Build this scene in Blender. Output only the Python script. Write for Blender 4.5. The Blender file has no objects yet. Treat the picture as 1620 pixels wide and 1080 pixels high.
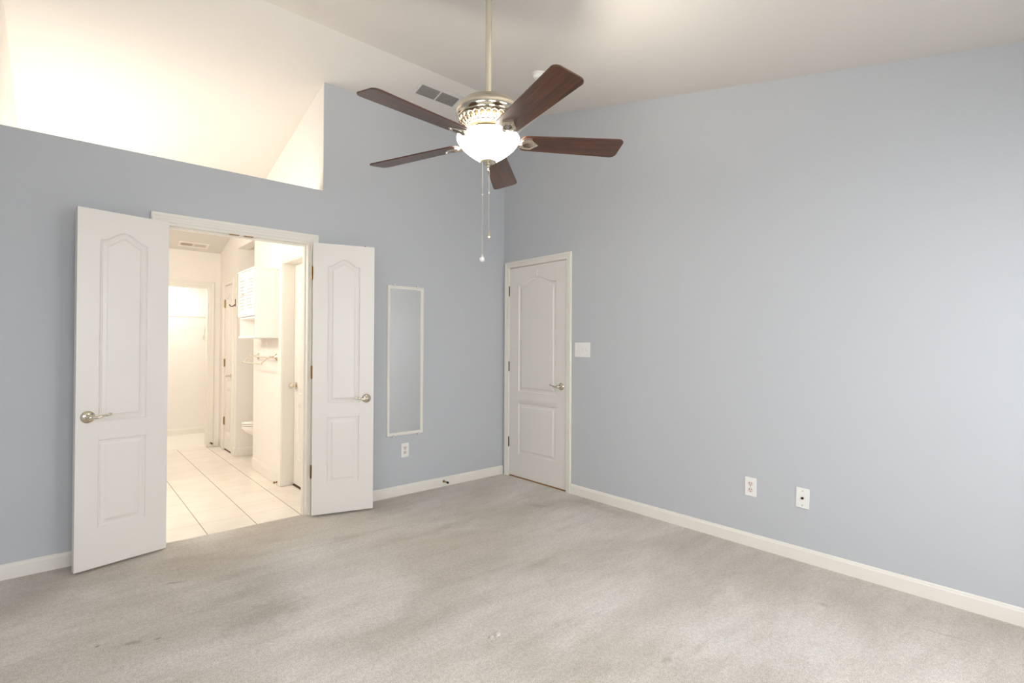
import bpy, bmesh, math, random
import numpy as np
from mathutils import Vector, Matrix
random.seed(7)
S = bpy.context.scene
COL = S.collection
PI = math.pi

# ------------------------------------------------------------------ camera, world, light, exposure
def make_camera():
    f, yaw, pitch, roll = 806.4042, 0.7229, 0.0084, 0.0047
    cd = bpy.data.cameras.new('camera'); cam = bpy.data.objects.new('camera', cd); COL.objects.link(cam)
    fw = Vector((math.sin(yaw)*math.cos(pitch), math.cos(yaw)*math.cos(pitch), math.sin(pitch)))
    r = Vector((math.cos(yaw), -math.sin(yaw), 0)); u = r.cross(fw)
    c, s = math.cos(roll), math.sin(roll)
    r2 = c*r + s*u; u2 = -s*r + c*u
    M = Matrix((r2, u2, -fw)).transposed().to_4x4()
    M.translation = Vector((-3.2932, -3.8569, 1.2659))
    cam.matrix_world = M
    cd.sensor_width = 36; cd.lens = f*36/1620; cd.clip_start = 0.05
    S.camera = cam
make_camera()

W = bpy.data.worlds.new('world'); S.world = W; W.use_nodes = True
W.node_tree.nodes['Background'].inputs[0].default_value = (0.75, 0.85, 1.0, 1)
W.node_tree.nodes['Background'].inputs[1].default_value = 0.6

def area_light(name, loc, aim, sx, sy, power, color):
    ld = bpy.data.lights.new(name, 'AREA'); ld.shape = 'RECTANGLE'; ld.size = sx; ld.size_y = sy
    ld.energy = power; ld.color = color
    o = bpy.data.objects.new(name, ld); COL.objects.link(o); o.location = loc
    o.rotation_euler = Vector(aim).to_track_quat('-Z', 'Y').to_euler()
    return o
def point_light(name, loc, power, color, r=0.05):
    ld = bpy.data.lights.new(name, 'POINT'); ld.energy = power; ld.color = color; ld.shadow_soft_size = r
    o = bpy.data.objects.new(name, ld); COL.objects.link(o); o.location = loc
    return o
DAY = (0.95, 0.975, 1.0)
# daylight entering by the windows of the rear wall and of the side wall (both behind the camera)
WIN_REAR = [(-3.55, -2.55), (-1.75, -0.75)]          # x ranges, z 0.75..2.1
WIN_SIDE = [(-3.9, -2.5)]                           # y range
for a, b in WIN_REAR:
    area_light('window_daylight', ((a+b)/2, -4.70, 1.42), (0, 1, -0.6), b-a-.1, 1.25, 28, DAY)
for a, b in WIN_SIDE:
    area_light('window_daylight', (-4.35, (a+b)/2, 1.42), (1, 0, -0.6), b-a-.1, 1.25, 22, DAY)

S.view_settings.view_transform = 'Standard'
S.view_settings.look = 'None'
S.view_settings.gamma = 1
S.view_settings.use_curve_mapping = False
S.view_settings.exposure = 0.58
S.cycles.max_bounces = 12
S.cycles.diffuse_bounces = 8
S.cycles.sample_clamp_indirect = 6

# ------------------------------------------------------------------ materials
def srgb(r, g, b):
    f = lambda v: (v/255/12.92) if v/255 <= .04045 else ((v/255+.055)/1.055)**2.4
    return (f(r), f(g), f(b), 1)
def new_mat(name, col, rough=.6, metal=0, spec=.5, bump=None, coat=0):
    m = bpy.data.materials.new(name); m.use_nodes = True
    nt = m.node_tree; b = nt.nodes['Principled BSDF']
    b.inputs['Base Color'].default_value = col; b.inputs['Roughness'].default_value = rough
    b.inputs['Metallic'].default_value = metal; b.inputs['Specular IOR Level'].default_value = spec
    b.inputs['Coat Weight'].default_value = coat
    if bump:
        sc, st, dist = bump
        tc = nt.nodes.new('ShaderNodeTexCoord'); n = nt.nodes.new('ShaderNodeTexNoise')
        n.inputs['Scale'].default_value = sc; n.inputs['Detail'].default_value = 3
        bp = nt.nodes.new('ShaderNodeBump'); bp.inputs['Strength'].default_value = st; bp.inputs['Distance'].default_value = dist
        nt.links.new(tc.outputs['Object'], n.inputs['Vector']); nt.links.new(n.outputs['Fac'], bp.inputs['Height'])
        nt.links.new(bp.outputs['Normal'], b.inputs['Normal'])
    return m
M = {}
M['blue_wall'] = new_mat('blue_grey_wall_paint', srgb(190, 193, 197), .62, spec=.3, bump=(160, .10, .002))
M['ceiling'] = new_mat('ceiling_paint', srgb(217, 213, 207), .8, spec=.2, bump=(90, .15, .003))
M['cream'] = new_mat('bathroom_wall_paint', srgb(234, 230, 224), .6, spec=.3, bump=(160, .08, .002))
M['trim'] = new_mat('white_trim_paint', srgb(232, 228, 219), .38)
M['nickel'] = new_mat('polished_nickel', srgb(222, 214, 198), .15, metal=1)
M['brass'] = new_mat('aged_brass', srgb(150, 118, 74), .35, metal=1)
M['bronze'] = new_mat('dark_bronze', srgb(70, 52, 36), .35, metal=1)
M['plastic'] = new_mat('white_plastic', srgb(236, 235, 231), .35)
M['receptacle'] = new_mat('pinkish_receptacle', srgb(226, 212, 204), .35)
M['dark'] = new_mat('dark_slot', srgb(45, 40, 36), .6)
M['black'] = new_mat('black_rubber', srgb(20, 19, 18), .5)
M['ceramic'] = new_mat('white_ceramic', srgb(240, 236, 230), .08, coat=.5)
M['dark_strip'] = new_mat('dark_gap_brown', srgb(92, 62, 36), .7)  # dark gaps under the two bathroom doors, drawn as brown strips
M['shade_metal'] = new_mat('shade_toned_motor_metal', srgb(104, 92, 74), .4, metal=1)  # shade painted into the metal, keeping flywheel and pan dark under bulb glare
M['wood_strip'] = new_mat('bare_wood_strip', srgb(176, 124, 66), .7, bump=(40, .2, .003))
M['cabinet'] = new_mat('white_cabinet_paint', srgb(244, 241, 236), .35)
M['rod'] = new_mat('cream_enamel_rod', srgb(214, 206, 186), .25, metal=.55)
M['vent'] = new_mat('vent_enamel', srgb(214, 211, 206), .45)
M['vent_dark'] = new_mat('duct_shadow', srgb(112, 110, 107), .8)
M['vent_tan'] = new_mat('duct_tan', srgb(130, 104, 70), .8)
M['wire'] = new_mat('white_coated_wire', srgb(232, 228, 220), .35)
M['acrylic'] = new_mat('clear_plastic', srgb(215, 215, 215), .15)
M['mirror'] = new_mat('mirror_glass', (0.86, 0.86, 0.845, 1), .03, metal=1)
M['window_frame'] = new_mat('window_vinyl', srgb(238, 238, 236), .4)

def door_material():
    m = new_mat('moulded_door_paint', srgb(229, 225, 219), .36, spec=.5)
    nt = m.node_tree; b = nt.nodes['Principled BSDF']
    tc = nt.nodes.new('ShaderNodeTexCoord'); mp = nt.nodes.new('ShaderNodeMapping')
    mp.inputs['Scale'].default_value = (60, 60, 3.0)
    n = nt.nodes.new('ShaderNodeTexNoise'); n.inputs['Scale'].default_value = 1.6; n.inputs['Detail'].default_value = 5
    n.inputs['Distortion'].default_value = .6
    bp = nt.nodes.new('ShaderNodeBump'); bp.inputs['Strength'].default_value = .22; bp.inputs['Distance'].default_value = .0015
    nt.links.new(tc.outputs['Object'], mp.inputs['Vector']); nt.links.new(mp.outputs[0], n.inputs['Vector'])
    nt.links.new(n.outputs['Fac'], bp.inputs['Height']); nt.links.new(bp.outputs['Normal'], b.inputs['Normal'])
    return m
M['door'] = door_material()

def wood_material():
    m = new_mat('dark_walnut_blade', (0, 0, 0, 1), .42, spec=.45, coat=.45)
    nt = m.node_tree; b = nt.nodes['Principled BSDF']; b.inputs['Coat Roughness'].default_value = .3
    tc = nt.nodes.new('ShaderNodeTexCoord'); mp = nt.nodes.new('ShaderNodeMapping')
    mp.inputs['Scale'].default_value = (2.2, 42, 42)
    n = nt.nodes.new('ShaderNodeTexNoise'); n.inputs['Scale'].default_value = 1.5; n.inputs['Detail'].default_value = 8
    n.inputs['Distortion'].default_value = 1.0; n.inputs['Roughness'].default_value = .65
    r = nt.nodes.new('ShaderNodeValToRGB')
    r.color_ramp.elements[0].position = .34; r.color_ramp.elements[0].color = srgb(38, 20, 13)
    r.color_ramp.elements[1].position = .66; r.color_ramp.elements[1].color = srgb(98, 55, 33)
    nt.links.new(tc.outputs['Object'], mp.inputs['Vector']); nt.links.new(mp.outputs[0], n.inputs['Vector'])
    nt.links.new(n.outputs['Fac'], r.inputs['Fac']); nt.links.new(r.outputs['Color'], b.inputs['Base Color'])
    return m
M['wood'] = wood_material()

def bowl_material():
    m = new_mat('frosted_glass_lit', srgb(250, 246, 238), .3)
    b = m.node_tree.nodes['Principled BSDF']
    b.inputs['Emission Color'].default_value = (1.0, .93, .84, 1); b.inputs['Emission Strength'].default_value = BOWL_E
    return m
BOWL_E = 12.0
M['bowl'] = bowl_material()
def glow(name, col, e):
    m = new_mat(name, (1, 1, 1, 1), .4); b = m.node_tree.nodes['Principled BSDF']
    b.inputs['Emission Color'].default_value = col; b.inputs['Emission Strength'].default_value = e
    return m
M['bulb'] = glow('lit_bulb', (1, .9, .78, 1), 8)

def carpet_material():
    m = new_mat('grey_beige_carpet', (0, 0, 0, 1), .95, spec=.1)
    nt = m.node_tree; b = nt.nodes['Principled BSDF']; L = nt.links.new
    b.inputs['Sheen Weight'].default_value = .25; b.inputs['Sheen Roughness'].default_value = .5
    tc = nt.nodes.new('ShaderNodeTexCoord')
    def noise(scale, detail=3, vec=None, rough=.5, dist=0):
        n = nt.nodes.new('ShaderNodeTexNoise'); n.inputs['Scale'].default_value = scale
        n.inputs['Detail'].default_value = detail; n.inputs['Roughness'].default_value = rough; n.inputs['Distortion'].default_value = dist
        L(vec or tc.outputs['Object'], n.inputs['Vector']); return n.outputs['Fac']
    def ramp(fac, a, b2, ca, cb):
        r = nt.nodes.new('ShaderNodeValToRGB'); r.color_ramp.elements[0].position = a; r.color_ramp.elements[1].position = b2
        r.color_ramp.elements[0].color = ca; r.color_ramp.elements[1].color = cb; L(fac, r.inputs['Fac']); return r.outputs['Color']
    def mix(mode, fac, a, b2):
        x = nt.nodes.new('ShaderNodeMix'); x.data_type = 'RGBA'; x.blend_type = mode
        if isinstance(fac, float): x.inputs[0].default_value = fac
        else: L(fac, x.inputs[0])
        for s, v in ((x.inputs[6], a), (x.inputs[7], b2)):
            if isinstance(v, tuple): s.default_value = v
            else: L(v, s)
        return x.outputs[2]
    # soiling in large soft patches, streaked along the vacuum tracks
    def mapped(rot, sc):
        mp = nt.nodes.new('ShaderNodeMapping'); mp.inputs['Rotation'].default_value = (0, 0, math.radians(rot)); mp.inputs['Scale'].default_value = sc
        L(tc.outputs['Object'], mp.inputs['Vector']); return mp.outputs[0]
    big = noise(1.1, 3, mapped(20, (.8, 1.3, 1)), .5, .5)
    c = ramp(big, .38, .62, srgb(213, 205, 193), srgb(238, 234, 227))
    hue = noise(.9, 2, mapped(-30, (1, 1, 1)), .5)
    c = mix('MULTIPLY', 1.0, c, ramp(hue, .4, .6, (1.0, .98, .955, 1), (1, 1, 1, 1)))
    mid = noise(3.2, 6, mapped(6, (.45, 2.6, 1)), .62, .5)
    c = mix('MULTIPLY', 1.0, c, ramp(mid, .38, .56, (.915, .91, .90, 1), (1, 1, 1, 1)))
    blot = noise(9, 6, mapped(0, (.8, 1.3, 1)), .7, .3)
    c = mix('MULTIPLY', 1.0, c, ramp(blot, .30, .52, (.90, .89, .875, 1), (1, 1, 1, 1)))
    fine = noise(230, 3, None, .8)
    c = mix('MULTIPLY', 1.0, c, ramp(fine, .42, .58, (.66, .65, .64, 1), (1.0, 1.0, 1.0, 1)))
    tuft = noise(60, 5, None, .8)
    c = mix('MULTIPLY', 1.0, c, ramp(tuft, .42, .56, (.84, .83, .82, 1), (1.0, 1.0, 1.0, 1)))
    # individual spots and dents: (x, y, rx, ry, angle, dark)
    spots = CARPET_SPOTS
    for (x, y, rx, ry, ang, dk) in spots:
        q = nt.nodes.new('ShaderNodeMapping'); q.vector_type = 'TEXTURE'
        q.inputs['Location'].default_value = (x, y, 0); q.inputs['Rotation'].default_value = (0, 0, math.radians(ang))
        q.inputs['Scale'].default_value = (rx, ry, 1)
        wob = nt.nodes.new('ShaderNodeVectorMath'); wob.operation = 'ADD'
        nn = nt.nodes.new('ShaderNodeTexNoise'); nn.inputs['Scale'].default_value = 22; nn.inputs['Detail'].default_value = 3
        L(tc.outputs['Object'], nn.inputs['Vector'])
        sub = nt.nodes.new('ShaderNodeVectorMath'); sub.operation = 'SUBTRACT'; sub.inputs[1].default_value = (.5, .5, .5)
        scl = nt.nodes.new('ShaderNodeVectorMath'); scl.operation = 'SCALE'; scl.inputs['Scale'].default_value = 1.6
        L(nn.outputs['Color'], sub.inputs[0]); L(sub.outputs[0], scl.inputs[0])
        L(tc.outputs['Object'], q.inputs['Vector']); L(q.outputs[0], wob.inputs[0]); L(scl.outputs[0], wob.inputs[1])
        ln = nt.nodes.new('ShaderNodeVectorMath'); ln.operation = 'LENGTH'
        fl = nt.nodes.new('ShaderNodeVectorMath'); fl.operation = 'MULTIPLY'; fl.inputs[1].default_value = (1, 1, 0)
        L(wob.outputs[0], fl.inputs[0]); L(fl.outputs[0], ln.inputs[0])
        c2 = ramp(ln.outputs['Value'], .45, 1.0, (dk, dk*.985, dk*.96, 1), (1, 1, 1, 1))
        c = mix('MULTIPLY', 1.0, c, c2)
    L(c, b.inputs['Base Color'])
    bp = nt.nodes.new('ShaderNodeBump'); bp.inputs['Strength'].default_value = .5; bp.inputs['Distance'].default_value = .006
    ad = nt.nodes.new('ShaderNodeMath'); ad.operation = 'ADD'; L(fine, ad.inputs[0]); L(tuft, ad.inputs[1])
    hsum = ad.outputs[0]
    L(hsum, bp.inputs['Height']); L(bp.outputs['Normal'], b.inputs['Normal'])
    return m
CARPET_SPOTS = []

def tile_material():
    m = new_mat('white_floor_tile', (0, 0, 0, 1), .22, spec=.5)
    nt = m.node_tree; b = nt.nodes['Principled BSDF']; L = nt.links.new
    tc = nt.nodes.new('ShaderNodeTexCoord'); mp = nt.nodes.new('ShaderNodeMapping')
    mp.inputs['Location'].default_value = (1.945+.305*10, 0.0+.305*10, 0)
    L(tc.outputs['Object'], mp.inputs['Vector'])
    br = nt.nodes.new('ShaderNodeTexBrick'); br.offset = 0; br.squash = 1
    br.inputs['Scale'].default_value = 1; br.inputs['Brick Width'].default_value = .305; br.inputs['Row Height'].default_value = .305
    br.inputs['Mortar Size'].default_value = .0028; br.inputs['Mortar Smooth'].default_value = .2
    br.inputs['Color1'].default_value = srgb(238, 232, 222); br.inputs['Color2'].default_value = srgb(234, 228, 218)
    br.inputs['Mortar'].default_value = srgb(212, 204, 192)
    L(mp.outputs[0], br.inputs['Vector']); 
    n = nt.nodes.new('ShaderNodeTexNoise'); n.inputs['Scale'].default_value = 5; n.inputs['Detail'].default_value = 5
    L(tc.outputs['Object'], n.inputs['Vector'])
    r = nt.nodes.new('ShaderNodeValToRGB'); r.color_ramp.elements[0].position = .3; r.color_ramp.elements[0].color = (.93, .92, .9, 1)
    r.color_ramp.elements[1].position = .6; r.color_ramp.elements[1].color = (1, 1, 1, 1); L(n.outputs['Fac'], r.inputs['Fac'])
    x = nt.nodes.new('ShaderNodeMix'); x.data_type = 'RGBA'; x.blend_type = 'MULTIPLY'; x.inputs[0].default_value = 1
    # darker grout in the joints running away from the doorway
    sx = nt.nodes.new('ShaderNodeSeparateXYZ'); L(mp.outputs[0], sx.inputs[0])
    md = nt.nodes.new('ShaderNodeMath'); md.operation = 'PINGPONG'; md.inputs[1].default_value = .1525; L(sx.outputs['X'], md.inputs[0])
    lt = nt.nodes.new('ShaderNodeMath'); lt.operation = 'LESS_THAN'; lt.inputs[1].default_value = .0026; L(md.outputs[0], lt.inputs[0])
    gx = nt.nodes.new('ShaderNodeMix'); gx.data_type = 'RGBA'; L(lt.outputs[0], gx.inputs[0]); L(br.outputs['Color'], gx.inputs[6]); gx.inputs[7].default_value = srgb(150, 138, 122)
    L(gx.outputs[2], x.inputs[6]); L(r.outputs['Color'], x.inputs[7]); L(x.outputs[2], b.inputs['Base Color'])
    bp = nt.nodes.new('ShaderNodeBump'); bp.inputs['Strength'].default_value = .4; bp.inputs['Distance'].default_value = .002; bp.invert = True
    L(br.outputs['Fac'], bp.inputs['Height']); L(bp.outputs['Normal'], b.inputs['Normal'])
    return m
M['tile'] = tile_material()

# ------------------------------------------------------------------ mesh helpers
class MB:
    def __init__(s): s.v = []; s.f = []; s.mi = []; s.sm = []
    def add(s, v, f, mi=0, smooth=False):
        o = len(s.v); s.v += [tuple(p) for p in v]; s.f += [tuple(o+i for i in q) for q in f]
        s.mi += [mi]*len(f); s.sm += [smooth]*len(f)
    def box(s, x0, x1, y0, y1, z0, z1, mi=0):
        x0, x1 = sorted((x0, x1)); y0, y1 = sorted((y0, y1)); z0, z1 = sorted((z0, z1))
        v = [(x0,y0,z0),(x1,y0,z0),(x1,y1,z0),(x0,y1,z0),(x0,y0,z1),(x1,y0,z1),(x1,y1,z1),(x0,y1,z1)]
        s.add(v, [(0,3,2,1),(4,5,6,7),(0,1,5,4),(1,2,6,5),(2,3,7,6),(3,0,4,7)], mi)
    def bbox(s, x0, x1, y0, y1, z0, z1, r=.003, seg=2, mi=0):      # box with rounded edges
        bm = bmesh.new(); bmesh.ops.create_cube(bm, size=1)
        for p in bm.verts: p.co = Vector(((x0+x1)/2+p.co.x*abs(x1-x0), (y0+y1)/2+p.co.y*abs(y1-y0), (z0+z1)/2+p.co.z*abs(z1-z0)))
        bmesh.ops.bevel(bm, geom=bm.edges[:], offset=r, segments=seg, affect='EDGES', profile=.5)
        bm.verts.index_update(); s.add([p.co[:] for p in bm.verts], [[q.index for q in f.verts] for f in bm.faces], mi, False); bm.free()
    def prism(s, poly, axis, a, b, mi=0):                          # poly: 2D points, extruded along axis from a to b
        n = len(poly)
        def P(p, t):
            return {'x': (t, p[0], p[1]), 'y': (p[0], t, p[1]), 'z': (p[0], p[1], t)}[axis]
        v = [P(p, a) for p in poly]+[P(p, b) for p in poly]
        s.add(v, [tuple(range(n)), tuple(range(2*n-1, n-1, -1))]+[(i, (i+1) % n, n+(i+1) % n, n+i) for i in range(n)], mi)
    def tube(s, path, r, n=10, caps=True, mi=0, closed=False):
        pts = [Vector(p) for p in path]; m = len(pts); rs = r if isinstance(r, (list, tuple)) else [r]*m
        T = [((pts[(i+1) % m]-pts[i-1]) if closed else (pts[min(i+1, m-1)]-pts[max(i-1, 0)])).normalized() for i in range(m)]
        a = Vector((0, 0, 1)) if abs(T[0].z) < .9 else Vector((1, 0, 0))
        v = []
        N = (a - a.dot(T[0])*T[0]).normalized()
        for i in range(m):
            N = (N - N.dot(T[i])*T[i]).normalized(); B = T[i].cross(N)
            for k in range(n):
                t = 2*PI*k/n; v.append(pts[i]+rs[i]*(math.cos(t)*N+math.sin(t)*B))
        f = [(i*n+k, i*n+(k+1) % n, ((i+1) % m)*n+(k+1) % n, ((i+1) % m)*n+k) for i in range(m if closed else m-1) for k in range(n)]
        if caps and not closed: f += [tuple(range(n-1, -1, -1)), tuple((m-1)*n+k for k in range(n))]
        s.add(v, f, mi, True)
    def lathe(s, prof, n=48, o=(0, 0, 0), axis='z', mi=0, smooth=True):          # prof: (r, h)
        v = []; m = len(prof); o = Vector(o)
        for r, h in prof:
            r = max(r, 1e-5)
            for k in range(n):
                t = 2*PI*k/n; p = (r*math.cos(t), r*math.sin(t), h)
                if axis == '-y': p = (p[0], -p[2], p[1])
                if axis == 'x': p = (p[2], p[0], p[1])
                v.append(o+Vector(p))
        f = [(i*n+k, i*n+(k+1) % n, (i+1)*n+(k+1) % n, (i+1)*n+k) for i in range(m-1) for k in range(n)]
        s.add(v, f, mi, smooth)
    def sphere(s, c, r, n=14, mi=0, sz=1.0):
        prof = [(r*math.sin(PI*i/n), -r*sz*math.cos(PI*i/n)) for i in range(n+1)]
        s.lathe(prof, n*2, c, 'z', mi)
    def build(s, name, mats, parent=None, offset=(0, 0, 0), recalc=True, autosmooth=None):
        me = bpy.data.meshes.new(name); ox, oy, oz = offset
        me.from_pydata([(x-ox, y-oy, z-oz) for x, y, z in s.v], [], s.f); me.update()
        mats = mats if isinstance(mats, (list, tuple)) else [mats]
        for q in mats: me.materials.append(q)
        me.polygons.foreach_set('material_index', s.mi); me.polygons.foreach_set('use_smooth', s.sm)
        if recalc:
            bm = bmesh.new(); bm.from_mesh(me); bmesh.ops.recalc_face_normals(bm, faces=bm.faces); bm.to_mesh(me); bm.free()
        if any(s.sm): me.set_sharp_from_angle(angle=math.radians(autosmooth or 42))
        o = bpy.data.objects.new(name, me); COL.objects.link(o)
        if parent: o.parent = parent
        else: o.location = offset
        return o
def box_obj(name, m, dims, parent=None, r=0, offset=(0, 0, 0)):
    b = MB(); (b.bbox(*dims, r=r) if r else b.box(*dims)); return b.build(name, m, parent, offset)
def thing(name, label, cat, loc=(0, 0, 0), rz=0, group=None):
    o = bpy.data.objects.new(name, None); COL.objects.link(o); o.empty_display_size = .1
    o.location = loc; o.rotation_euler = (0, 0, rz); o['label'] = label; o['category'] = cat
    if group: o['group'] = group
    return o
def struct(o, label=None, cat=None):
    o['kind'] = 'structure'
    if label: o['label'] = label
    if cat: o['category'] = cat
    return o
def sroot(name, label, cat, loc=(0, 0, 0), rz=0):
    return struct(thing(name, label, cat, loc, rz))

# ------------------------------------------------------------------ the shell
H0 = 3.2652; S1 = .2568; YR = -.4879; ZR = 3.3905; S2 = .227          # ceiling: two slopes meeting at a ridge
LEDGE = 2.4387; RX = -4.40; RY = -4.75                             # ledge height; room's far side wall and rear wall
def cz(y): return ZR-S1*(y-YR) if y > YR else ZR-S2*(YR-y)
BX = -1.8146; BL = -3.56; FY = 3.36                                  # bathroom right wall face, left wall face, far wall face

b = MB(); b.prism([(RY-.12, cz(RY-.12)), (YR, ZR), (3.48, cz(3.48)), (3.48, cz(3.48)+.12), (YR, ZR+.12), (RY-.12, cz(RY-.12)+.12)], 'x', RX-.12, .12)
struct(b.build('ceiling', M['ceiling']), 'white vaulted ceiling with its ridge near the doorway wall, sloping on down over the bathroom', 'ceiling')

FLOOR_Y = .035
def carpet_obj():
    b = MB(); X0, X1, Y0, Y1 = -1.94, -1.62, -2.19, -1.87; n = 128   # fine patch holding the small lumps in the pile
    b.box(RX-.12, X0, RY-.12, 0, -.1, 0); b.box(X1, .12, RY-.12, 0, -.1, 0); b.box(X0, X1, RY-.12, Y0, -.1, 0); b.box(X0, X1, Y1, 0, -.1, 0)
    gx, gy = np.meshgrid(np.linspace(X0, X1, n), np.linspace(Y0, Y1, n)); gz = np.zeros(gx.shape)
    for (x, y, rr) in DENTS:
        u = np.clip(1-((gx-x)**2+(gy-y)**2)/(rr*rr), 0, 1); gz += (.95*rr)*np.sqrt(u)
    b.add(list(zip(gx.ravel().tolist(), gy.ravel().tolist(), gz.ravel().tolist())), [(j*n+i, j*n+i+1, (j+1)*n+i+1, (j+1)*n+i) for j in range(n-1) for i in range(n-1)], 0, True)
    b.box(-2.84, -1.90, 0, FLOOR_Y, -.1, 0)
    return b
b = MB(); b.box(-2.835, -1.905, FLOOR_Y, .12, -.1, -.002); b.box(BL-.12, -.88, .12, 3.42, -.1, -.002)
struct(b.build('floor_bathroom', M['tile']), 'white square ceramic floor tiles of the bathroom beyond the double doors', 'tile floor')
struct(box_obj('floor_closet', M['trim'], (-3.3, -1.1, 3.42, 4.68, -.1, 0)), 'pale floor of the bright closet at the far end of the bathroom', 'closet floor')

# wall with the double doors: blue on the room side, cream on the bathroom side
DX0, DX1, DZ = -2.835, -1.905, 2.037
b = MB()
for x0, x1, z0, z1 in [(BL, DX0, 0, LEDGE), (DX0, DX1, DZ, LEDGE), (DX1, BX, 0, LEDGE)]:
    b.box(x0, x1, 0, .12, z0, z1, 0)
top = [(0, 0), (0, cz(0)+.02), (.12, cz(.12)+.02), (.12, 0)]
b.prism(top, 'x', RX-.12, BL); b.prism(top, 'x', BX, .12)
wl = b.build('wall_left', [M['blue_wall'], M['cream']])
for p in wl.data.polygons: p.material_index = 0 if p.normal.y < -.9 else 1
struct(wl, 'blue-grey wall with the double doorway and a high open ledge above it', 'wall')

D3a, D3b, D3z = -.082, -.848, 2.028                                   # doorway of the single door
b = MB(); b.prism([(.0, 0), (D3a, 0), (D3a, D3z), (D3b, D3z), (D3b, 0), (RY-.12, 0), (RY-.12, cz(RY-.12)+.02), (YR, ZR+.02), (.0, cz(.0)+.02)], 'x', 0, .12)
struct(b.build('wall_right', M['blue_wall']), 'long blue-grey wall with the single closed door, switches and low outlets', 'wall')
def wall_with_holes(axis, a0, a1, c0, c1, ztop, holes, mat, name, label):
    b = MB(); cuts = sorted(holes); t = a0
    def add(u0, u1, z0, z1):
        if axis == 'x': b.box(u0, u1, c0, c1, z0, z1)
        else: b.box(c0, c1, u0, u1, z0, z1)
    for h0, h1, z0, z1 in cuts:
        add(t, h0, 0, ztop); 
        if z0 > 0: add(h0, h1, 0, z0)
        add(h0, h1, z1, ztop); t = h1
    add(t, a1, 0, ztop)
    return struct(b.build(name, mat), label, 'wall')
wall_with_holes('x', RX-.12, .12, RY-.12, RY, cz(RY)+.01, [(a, c, .75, 2.1) for a, c in WIN_REAR], M['blue_wall'], 'wall_rear', 'blue-grey rear wall with two windows, opposite the double doors')
b = MB()
for a, c in WIN_SIDE:
    pr = lambda y0, y1, z0: [(y0, z0), (y1, z0), (y1, cz(y1)+.02)]+([(YR, ZR+.02)] if y0 < YR < y1 else [])+[(y0, cz(y0)+.02)]
    b.prism(pr(RY, a, 0), 'x', RX-.12, RX); b.prism(pr(c, 0, 0), 'x', RX-.12, RX); b.prism(pr(a, c, 2.1), 'x', RX-.12, RX)
    b.box(RX-.12, RX, a, c, 0, .75)
struct(b.build('wall_side', M['blue_wall']), 'blue-grey side wall with a window, opposite the single door', 'wall')

def window(n, axis, a, c, pos, label):                             # frame, sashes and panes
    r = sroot('window_%d' % n, label, 'window', (((a+c)/2, pos, .75) if axis == 'x' else (pos, (a+c)/2, .75)), 0 if axis == 'x' else PI/2)
    w = (c-a)/2; f = MB()
    for x0, x1, z0, z1 in [(-w, -w+.05, 0, 1.35), (w-.05, w, 0, 1.35), (-w, w, 0, .05), (-w, w, 1.30, 1.35), (-w, w, .65, .70)]:
        f.box(x0, x1, -.03, .03, z0, z1)
    f.build('window_frame', M['window_frame'], r)
    g = new_mat('window_glass', (1, 1, 1, 1), 0); g.node_tree.nodes['Principled BSDF'].inputs['Transmission Weight'].default_value = 1
    for z0, z1 in ((.05, .65), (.70, 1.30)):
        box_obj('pane', g, (-w+.05, w-.05, -.004, .004, z0, z1), r)
    box_obj('window_sill', M['trim'], (-w-.05, w+.05, (.03 if axis == 'x' else -.09), (.09 if axis == 'x' else -.03), -.02, 0), r, .004)
window(1, 'x', *WIN_REAR[0], RY-.06, 'white framed window in the rear wall nearer the side wall')
window(2, 'x', *WIN_REAR[1], RY-.06, 'white framed window in the rear wall nearer the long wall')
window(3, 'y', *WIN_SIDE[0], RX-.06, 'white framed window in the side wall')

# bathroom shell
BD0, BD1, BDZ = .17, .925, 1.995                                    # door in the bathroom's side wall
LN0, LN1, LNZ = 2.71, 3.085, 1.975                                   # linen door
AL0, AL1, ALZ = 1.84, 2.53, 2.35                                    # toilet alcove opening
WT = .115
b = MB()
b.prism([(.12, 0), (BD0, 0), (BD0, BDZ), (BD1, BDZ), (BD1, 0), (AL0, 0), (AL0, ALZ), (AL1, ALZ), (AL1, 0), (LN0, 0), (LN0, LNZ), (LN1, LNZ), (LN1, 0), (FY+.12, 0), (FY+.12, cz(FY+.12)+.02), (.12, cz(.12)+.02)], 'x', BX, BX+WT)
struct(b.build('wall_bathroom_right', M['cream']), 'cream bathroom side wall with the cabinet, towel rail and toilet alcove opening', 'wall')
b = MB()
b.box(BX+WT, -1.0, AL1, AL1+.1, 0, 2.45); b.box(BX+WT, -1.0, AL0-.11, AL0, 0, 2.45); b.box(-1.0, -.88, AL0-.11, AL1+.1, 0, 2.45)
b.box(BX+WT-.003, -.88, AL0, AL1, 2.38, 2.45)
struct(b.build('wall_alcove', M['cream']), 'cream walls and low ceiling of the toilet alcove', 'wall')
struct(box_obj('wall_bathroom_left', M['cream'], (BL-.12, BL, .12, FY+.12, 0, 3.25)), 'cream bathroom wall on the far side, seen above the ledge', 'wall')
CO0, CO1, COZ = -2.76, -1.937, 1.975                                  # closet opening
wall_with_holes('x', BL, BX, FY, FY+.12, 2.43, [(CO0, CO1, 0, COZ)], M['cream'], 'wall_bathroom_far', 'cream end wall of the bathroom around the bright closet opening')
b = MB(); b.box(-3.3, -1.1, 4.56, 4.68, 0, 2.4); b.box(-3.3, -3.2, 3.48, 4.56, 0, 2.4); b.box(-1.2, -1.1, 3.48, 4.56, 0, 2.4)
b.box(-3.3, -1.1, 3.48, 4.68, 2.35, 2.45); b.box(BX, -1.1, 3.38, 3.48, 0, 2.4)
struct(b.build('wall_closet', M['cream']), 'pale walls and ceiling of the brightly lit closet', 'wall')

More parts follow.
